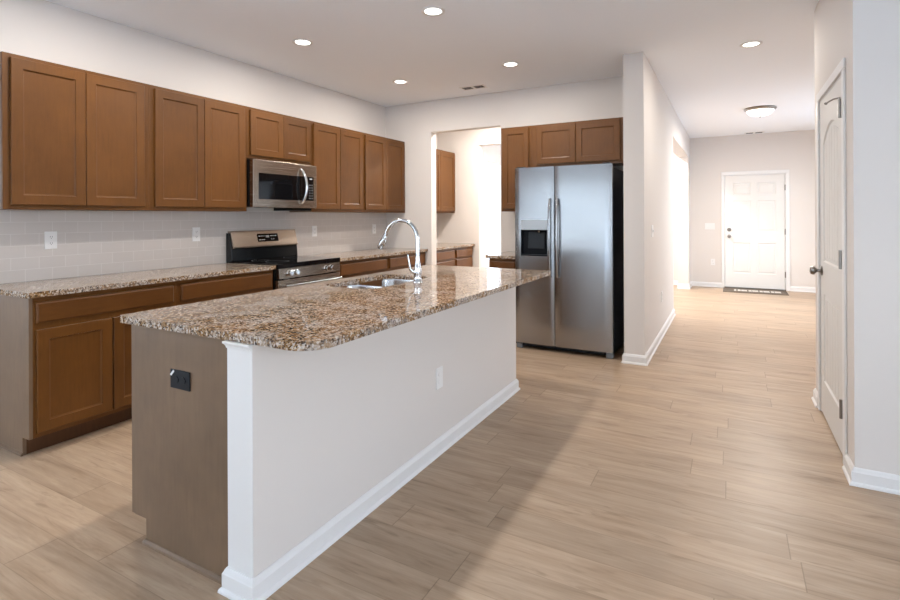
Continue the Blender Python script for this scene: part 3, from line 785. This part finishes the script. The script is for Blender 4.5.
bm = boxes((XW + 0.07, RXF + 0.005, RY0 + 0.002, RY1 + 0.002, 0.884, 0.926)); ck = obj('cooktop', bm, 'black_glass', RG, 0.004)
ring_m = M['grey_plastic']
for (x, y, rr) in ((-3.56, 3.30, 0.10), (-3.56, 3.70, 0.08), (-3.78, 3.30, 0.075), (-3.78, 3.70, 0.09)):
    n = 40; bm = bmesh.new()
    for k_ in range(n):
        a, b = 2 * PI * k_ / n, 2 * PI * (k_ + 1) / n
        vs = [bm.verts.new((x + q * math.cos(t), y + q * math.sin(t), 0.9264)) for q, t in ((rr, a), (rr, b), (rr - 0.003, b), (rr - 0.003, a))]
        bm.faces.new(vs)
    obj('burner_ring', bm, ring_m, ck)
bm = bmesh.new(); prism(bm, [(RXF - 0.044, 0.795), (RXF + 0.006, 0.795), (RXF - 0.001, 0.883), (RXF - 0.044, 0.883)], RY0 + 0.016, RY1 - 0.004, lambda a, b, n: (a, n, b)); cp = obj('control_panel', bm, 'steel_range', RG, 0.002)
for y in (RY0 + 0.125, RY0 + 0.195, RY1 - 0.20, RY1 - 0.135):
    bm = bmesh.new(); lathe(bm, [(0, -0.002), (0.030, -0.002), (0.030, 0.004), (0.025, 0.008), (0.023, 0.032), (0.019, 0.036), (0, 0.036)], (RXF + 0.003, y, 0.838), (1, 0, 0.08)); kb = obj('knob', bm, 'chrome', cp, smooth=True)
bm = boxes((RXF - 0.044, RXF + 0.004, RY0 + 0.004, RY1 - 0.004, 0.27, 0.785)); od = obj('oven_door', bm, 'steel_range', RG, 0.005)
bm = boxes((RXF + 0.004, RXF + 0.0055, RY0 + 0.11, RY1 - 0.11, 0.36, 0.64)); obj('window', bm, 'black_glass', od)
bm = bmesh.new(); tube(bm, [(RXF + 0.052, RY0 + 0.04, 0.735), (RXF + 0.056, RY0 + 0.2, 0.735), (RXF + 0.056, RY1 - 0.2, 0.735), (RXF + 0.052, RY1 - 0.04, 0.735)], 0.012)
for y in (RY0 + 0.06, RY1 - 0.06): tube(bm, [(RXF + 0.002, y, 0.735), (RXF + 0.052, y, 0.735)], 0.010)
obj('handle', bm, 'steel', od, smooth=True)
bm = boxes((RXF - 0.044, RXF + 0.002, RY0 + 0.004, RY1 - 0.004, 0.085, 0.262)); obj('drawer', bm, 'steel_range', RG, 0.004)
# backguard: black lower riser with tilted stainless console
bm = bmesh.new(); prism(bm, [(XW + 0.012, 0.890), (XW + 0.0695, 0.890), (XW + 0.0695, 0.9265), (XW + 0.095, 0.9265), (XW + 0.085, 1.04), (XW + 0.05, 1.178), (XW + 0.012, 1.178)], RY0 - 0.004, RY1 + 0.004, lambda a, b, n: (a, n, b)); bg = obj('backguard', bm, 'black', RG, 0.003)
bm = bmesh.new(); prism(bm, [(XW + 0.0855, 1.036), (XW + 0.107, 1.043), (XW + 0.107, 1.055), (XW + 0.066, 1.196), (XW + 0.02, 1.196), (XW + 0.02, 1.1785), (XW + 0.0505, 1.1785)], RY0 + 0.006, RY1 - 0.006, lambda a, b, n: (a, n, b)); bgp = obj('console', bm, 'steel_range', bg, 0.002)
tl = Vector((XW + 0.066 - (XW + 0.107), 0, 1.196 - 1.055)).normalized(); nr = Vector((tl.z, 0, -tl.x))
def mpc(a, b, n):
    p = Vector((XW + 0.107, 0, 1.055)) + tl * b + nr * n; return (p.x, a, p.z)
bm = bmesh.new(); prism(bm, rect(3.385, 3.635, 0.036, 0.112), 0.0, 0.002, mpc)
dp = obj('display', bm, 'black_glass', bg)
bm = bmesh.new()
for (a, wd, b) in ((3.40, .022, .088), (3.43, .018, .088), (3.455, .014, .088), (3.54, .02, .088), (3.568, .016, .088), (3.595, .02, .088), (3.40, .02, .052), (3.428, .014, .052), (3.45, .018, .052), (3.545, .012, .055), (3.57, .012, .055)):
    prism(bm, rect(a, a + wd, b, b + 0.004), 0.002, 0.0024, mpc)
for i, a in enumerate((3.487, 3.500, 3.513)):
    for (p0, p1, q0, q1) in ((0, .009, 0, .002), (0, .009, .016, .018), (0, .002, 0, .018), (.007, .009, 0, .018)): prism(bm, rect(a + p0, a + p1, .076 + q0, .076 + q1), 0.002, 0.0024, mpc)
merge(dp, bm, 'mark')

# ------------------------------------------------------------------ microwave
MY0, MY1, MZ0, MZ1, MXF = 3.088, 3.864, 1.405, 1.826, -3.62
MW = thing('microwave', 'stainless over-the-range microwave with black glass door and curved handle', 'microwave', (-3.79, 3.476, MZ0))
bm = boxes((XW + 0.002, MXF - 0.045, MY0, MY1, MZ0 + 0.005, MZ1)); obj('body', bm, 'black', MW)
bm = boxes((MXF - 0.3, MXF - 0.05, MY0 + 0.5, MY1 - 0.02, MZ0 - 0.022, MZ0 + 0.005)); obj('vent_grille', bm, 'black', MW)
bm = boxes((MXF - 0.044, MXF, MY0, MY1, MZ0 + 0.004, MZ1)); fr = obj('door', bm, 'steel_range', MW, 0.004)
bm = boxes((MXF, MXF + 0.003, MY0 + 0.06, MY1 - 0.205, MZ0 + 0.075, MZ1 - 0.115)); obj('window', bm, 'black_glass', fr, 0.001)
bm = boxes((MXF, MXF + 0.0025, MY1 - 0.20, MY1 - 0.045, MZ0 + 0.075, MZ1 - 0.115)); pn = obj('keypad', bm, 'black_glass', MW, 0.001)
bm = bmesh.new()
box(bm, MXF + 0.0025, MXF + 0.003, MY1 - 0.10, MY1 - 0.065, MZ1 - 0.138, MZ1 - 0.130)
for i in range(6):
    for j in range(3): box(bm, MXF + 0.0025, MXF + 0.003, MY1 - 0.105 + j * 0.019, MY1 - 0.098 + j * 0.019, MZ0 + 0.095 + i * 0.026, MZ0 + 0.099 + i * 0.026)
merge(pn, bm, 'mark')
bm = bmesh.new(); hp = []
for i in range(17):
    t = i / 16; hp.append((MXF + 0.004 + 0.055 * math.sin(PI * t) ** 0.6, MY1 - 0.215 + 0.018 * math.sin(PI * t), MZ0 + 0.04 + t * (MZ1 - MZ0 - 0.085)))
tube(bm, hp, [0.011 + 0.003 * math.sin(PI * i / 16) for i in range(17)], 14); obj('handle', bm, 'chrome', fr, smooth=True)

# ------------------------------------------------------------------ refrigerator
FX0, FX1, FYD, FSP = -1.906, -0.957, 4.835, -1.497
FR = thing('refrigerator', 'stainless side-by-side refrigerator with water dispenser against the back wall', 'refrigerator', (-1.42, 5.2, 0))
bm = boxes((FX0 + 0.004, FX1 - 0.004, FYD + 0.075, YB - 0.03, 0.03, 1.775)); obj('cabinet', bm, 'dark_grey', FR, 0.006)
def fdoor(x0, x1, cut=None):
    bm = bmesh.new(); n = 14; z0, z1 = 0.062, 1.80
    xs = [x0 + (x1 - x0) * i / n for i in range(n + 1)]
    if cut: xs = sorted(set(xs) | {cut[0], cut[1]})
    def fy(x):
        t = (x - FX0) / (FX1 - FX0) * 2 - 1; e = min(x - x0, x1 - x)
        rnd = 0.010 * max(0.0, 1 - e / 0.012) ** 2
        return FYD + 0.012 * t * t + rnd
    zs = [z0, z1] if not cut else [z0, cut[2], cut[3], z1]
    cols = []
    for x in xs: cols.append([bm.verts.new((x, fy(x), z)) for z in zs])
    for i in range(len(xs) - 1):
        for k_ in range(len(zs) - 1):
            if cut and k_ == 1 and cut[0] - 1e-6 <= xs[i] and xs[i + 1] <= cut[1] + 1e-6: continue
            bm.faces.new((cols[i][k_], cols[i + 1][k_], cols[i + 1][k_ + 1], cols[i][k_ + 1]))
    yb = FYD + 0.07
    lo = [c[0] for c in cols]; hi = [c[-1] for c in cols]
    b0, b1, b2, b3 = (bm.verts.new(p) for p in ((x0, yb, z0), (x1, yb, z0), (x1, yb, z1), (x0, yb, z1)))
    bm.faces.new(lo + [b1, b0]); bm.faces.new(hi + [b2, b3]); bm.faces.new([b0, b1, b2, b3]); bm.faces.new(cols[0] + [b3, b0]); bm.faces.new(cols[-1] + [b2, b1])
    return bm
DC = (-1.838, -1.567, 0.928, 1.285)
ld_ = obj('door', fdoor(FX0, FSP - 0.003, DC), 'steel', FR, smooth=True)
rd_ = obj('door', fdoor(FSP + 0.003, FX1), 'steel', FR, smooth=True)
for dd, x in ((ld_, FSP - 0.036), (rd_, FSP + 0.036)):
    bm = bmesh.new(); pts = []
    for i in range(13):
        t = i / 12; pts.append((x, FYD - 0.020 - 0.032 * math.sin(PI * t) ** 0.45, 0.735 + t * 0.745))
    tube(bm, [(x, FYD + 0.004, 0.735)] + pts + [(x, FYD + 0.004, 1.48)], 0.0125, 14); obj('handle', bm, 'steel', dd, smooth=True)
def dy(x): return FYD + 0.004
bm = boxes((DC[0], DC[1], FYD - 0.001, FYD + 0.012, 1.185, DC[3])); dpn = obj('dispenser_panel', bm, 'silver_plastic', FR, 0.002)
bm = bmesh.new()
x0, x1, z0, z1, y0, y1 = DC[0], DC[1], DC[2], 1.185, FYD + 0.001, FYD + 0.066
box(bm, x0, x0 + 0.004, y0, y1, z0, z1); box(bm, x1 - 0.004, x1, y0, y1, z0, z1); box(bm, x0 + .004, x1 - .004, y1 - 0.004, y1, z0, z1); box(bm, x0 + .004, x1 - .004, y0, y1 - .004, z0, z0 + 0.012); box(bm, x0 + .004, x1 - .004, y0, y1 - .004, z1 - 0.006, z1)
dr = obj('dispenser_recess', bm, 'black_plastic', FR)
bm = bmesh.new(); prism(bm, rect(-1.775, -1.605, 1.00, 1.165), 0, 0.006, lambda a, b, n: (a, FYD + 0.055 - n - (1.165 - b) * 0.12, b)); obj('paddle', bm, 'dark_grey', dr, 0.004)
bm = bmesh.new(); lathe(bm, [(0, 0), (0.016, 0), (0.012, 0.03), (0, 0.03)], (-1.66, FYD + 0.03, 1.188), (0, 0, -1)); obj('spout', bm, 'chrome', dr, smooth=True)
bm = boxes((FX0 + 0.05, FX1 - 0.05, FYD + 0.055, FYD + 0.075, 0.022, 0.056)); gr = obj('base_grille', bm, 'black_plastic', FR, 0.004)
bm = bmesh.new()
for i in range(22): box(bm, FX0 + 0.08 + i * 0.036, FX0 + 0.104 + i * 0.036, FYD + 0.050, FYD + 0.055, 0.030, 0.050)
obj('louvres', bm, 'dark_grey', gr)
for x in (FX0 + 0.004, FX1 - 0.064):
    bm = boxes((x, x + 0.06, FYD + 0.035, FYD + 0.12, 0.0, 0.056)); obj('foot', bm, 'grey_plastic', FR, 0.008)
for x in (FX0 + 0.02, FX1 - 0.09):
    bm = boxes((x, x + 0.07, FYD + 0.02, FYD + 0.15, 1.776 if False else 1.8005, 1.812)); obj('hinge_cover', bm, 'dark_grey', FR, 0.004)

# ------------------------------------------------------------------ outlets, switches
OG = 'white outlets on the backsplash'
def wall_outlet(y, z, label):
    r = thing('wall_outlet', label, 'outlet', (XW + 0.008, y, z), OG); outlet_parts(r, face_px(XW + 0.008), y, z); return r
o0 = wall_outlet(1.742, 1.173, 'white double outlet on the tile below the leftmost wall cabinet')
copy_tree(o0, (0, 2.807 - 1.742, 0.005), 'white outlet on the tile just left of the range')
copy_tree(o0, (0, 4.222 - 1.742, -0.006), 'white outlet on the tile just right of the range')
copy_tree(o0, (0, 5.292 - 1.742, -0.008), 'white outlet on the tile nearest the back wall corner')
r = thing('wall_outlet', 'white outlet low on the hall wall above the baseboard', 'outlet', (XS2, 6.08, 0.43)); outlet_parts(r, face_px(XS2), 6.08, 0.43)
r = thing('light_switch', 'white two-gang light switch on the hall wall past the fridge', 'light switch', (XS2, 5.33, 1.17))
bm = bmesh.new(); prism(bm, rect(5.272, 5.388, 1.112, 1.228), 0, 0.006, face_px(XS2)); obj('cover_plate', bm, 'white_plastic', r, 0.002)
for y in (5.307, 5.353):
    bm = bmesh.new(); prism(bm, rect(y - 0.006, y + 0.006, 1.158, 1.182), 0.006, 0.016, face_px(XS2)); obj('toggle', bm, 'white_plastic', r, 0.002)
r = thing('light_switch', 'white three-gang switch plate on the far wall left of the entry door', 'light switch', (-0.345, YF, 1.12))
bm = bmesh.new(); prism(bm, rect(-0.43, -0.265, 1.06, 1.177), 0, 0.006, face_ny(YF)); obj('cover_plate', bm, 'white_plastic', r, 0.002)
for x in (-0.393, -0.347, -0.301):
    bm = bmesh.new(); prism(bm, rect(x - 0.006, x + 0.006, 1.106, 1.130), 0.006, 0.016, face_ny(YF)); obj('toggle', bm, 'white_plastic', r, 0.002)
r = thing('wall_outlet', 'white outlet low on the far wall left of the entry door', 'outlet', (-0.30, YF, 0.46)); outlet_parts(r, face_ny(YF), -0.30, 0.46)

# ------------------------------------------------------------------ ceiling fittings
CG = 'recessed ceiling lights'
def can(x, y, label):
    r = thing('recessed_light', label, 'ceiling light', (x, y, CE), CG)
    bm = bmesh.new(); lathe(bm, [(0.058, 0.0), (0.085, 0.0), (0.085, 0.004), (0.078, 0.008), (0.062, 0.006), (0.058, 0.002)], (x, y, CE), (0, 0, -1), 40); obj('trim_ring', bm, 'trim', r, smooth=True)
    bm = bmesh.new(); lathe(bm, [(0.0, 0.0005), (0.060, 0.0005), (0.060, 0.003), (0.0, 0.0035)], (x, y, CE), (0, 0, -1), 40); obj('lens', bm, 'lens', r, smooth=True)
    ld = bpy.data.lights.new('lamp', 'AREA'); ld.shape = 'DISK'; ld.size = 0.12; ld.energy = CAN_W; ld.color = CAN_COL
    lo = bpy.data.objects.new('lamp', ld); COL.objects.link(lo); lo.parent = r; lo.location = (0, 0, -0.010)
    return r
L0 = can(-1.84, 3.135, 'round recessed ceiling light above the island, nearest the camera')
for (x, y, t) in ((-3.11, 3.163, 'round recessed ceiling light nearest the wall cabinets, left of frame'), (-3.11, 4.60, 'round recessed ceiling light near the back wall corner'), (-1.84, 4.59, 'round recessed ceiling light in front of the fridge'), (0.153, 5.055, 'round recessed ceiling light at the mouth of the hall'),
                  (-1.84, 1.67, 'recessed ceiling light over the near end of the island, out of frame'), (-3.11, 1.69, 'recessed ceiling light over the near base cabinet, out of frame')):
    copy_tree(L0, (x + 1.84, y - 3.135, 0), t)
r = thing('flush_mount_light', 'round flush ceiling light with glowing glass bowl in the hall', 'ceiling light', (0.35, 8.15, CE))
bm = bmesh.new(); lathe(bm, [(0, 0), (0.19, 0), (0.195, 0.012), (0.18, 0.028), (0.165, 0.032), (0, 0.032)], (0.35, 8.15, CE), (0, 0, -1), 40); obj('pan', bm, 'nickel', r, smooth=True)
bm = bmesh.new(); lathe(bm, [(0.165, 0.033), (0.155, 0.055), (0.125, 0.085), (0.07, 0.103), (0, 0.11)], (0.35, 8.15, CE), (0, 0, -1), 40); obj('glass_bowl', bm, 'bowl', r, smooth=True)
bm = bmesh.new(); lathe(bm, [(0, 0.109), (0.01, 0.11), (0.008, 0.122), (0, 0.126)], (0.35, 8.15, CE), (0, 0, -1), 16); obj('finial', bm, 'nickel', r, smooth=True)
ld = bpy.data.lights.new('lamp', 'AREA'); ld.shape = 'DISK'; ld.size = 0.28; ld.energy = HALL_W; ld.color = (1, 0.93, 0.85)
lo = bpy.data.objects.new('lamp', ld); COL.objects.link(lo); lo.parent = r; lo.location = (0, 0, -0.135)

for (x, y, t) in ((-2.6, 6.3, 'unseen recessed light added to brighten the pantry passage'), (-2.2, 8.6, 'unseen recessed light added to brighten the front room'), (-1.3, 9.6, 'unseen recessed light added to brighten the front room near the hall')):  # extra cans out of view, added to brighten passage and front room
    rr = copy_tree(L0, (x + 1.84, y - 3.135, 0), t)
    for ch in rr.children:
        if ch.type == 'LIGHT': ch.data = ch.data.copy(); ch.data.energy = FILL_CAN_W
def vent(x, y, wx, wy, label):
    r = thing('ceiling_vent', label, 'air vent', (x, y, CE), 'ceiling air vents')
    bm = boxes((x - wx / 2, x + wx / 2, y - wy / 2, y + wy / 2, CE - 0.006, CE)); obj('frame', bm, 'trim', r, 0.002)
    bm = bmesh.new(); n = 5
    for i in range(n):
        y0 = y - wy / 2 + 0.03 + i * (wy - 0.06) / n
        for s in (-1, 1):
            c = x + s * (wx / 4 - 0.004); box(bm, c - wx / 4 + 0.022, c + wx / 4 - 0.022, y0, y0 + (wy - 0.06) / n * 0.55, CE - 0.0075, CE - 0.006)
    obj('louvres', bm, 'slot', r)
vent(-2.53, 5.2, 0.30, 0.15, 'white ceiling vent near the back wall above the opening')
vent(0.36, 10.5, 0.30, 0.15, 'white ceiling vent above the far entry door')
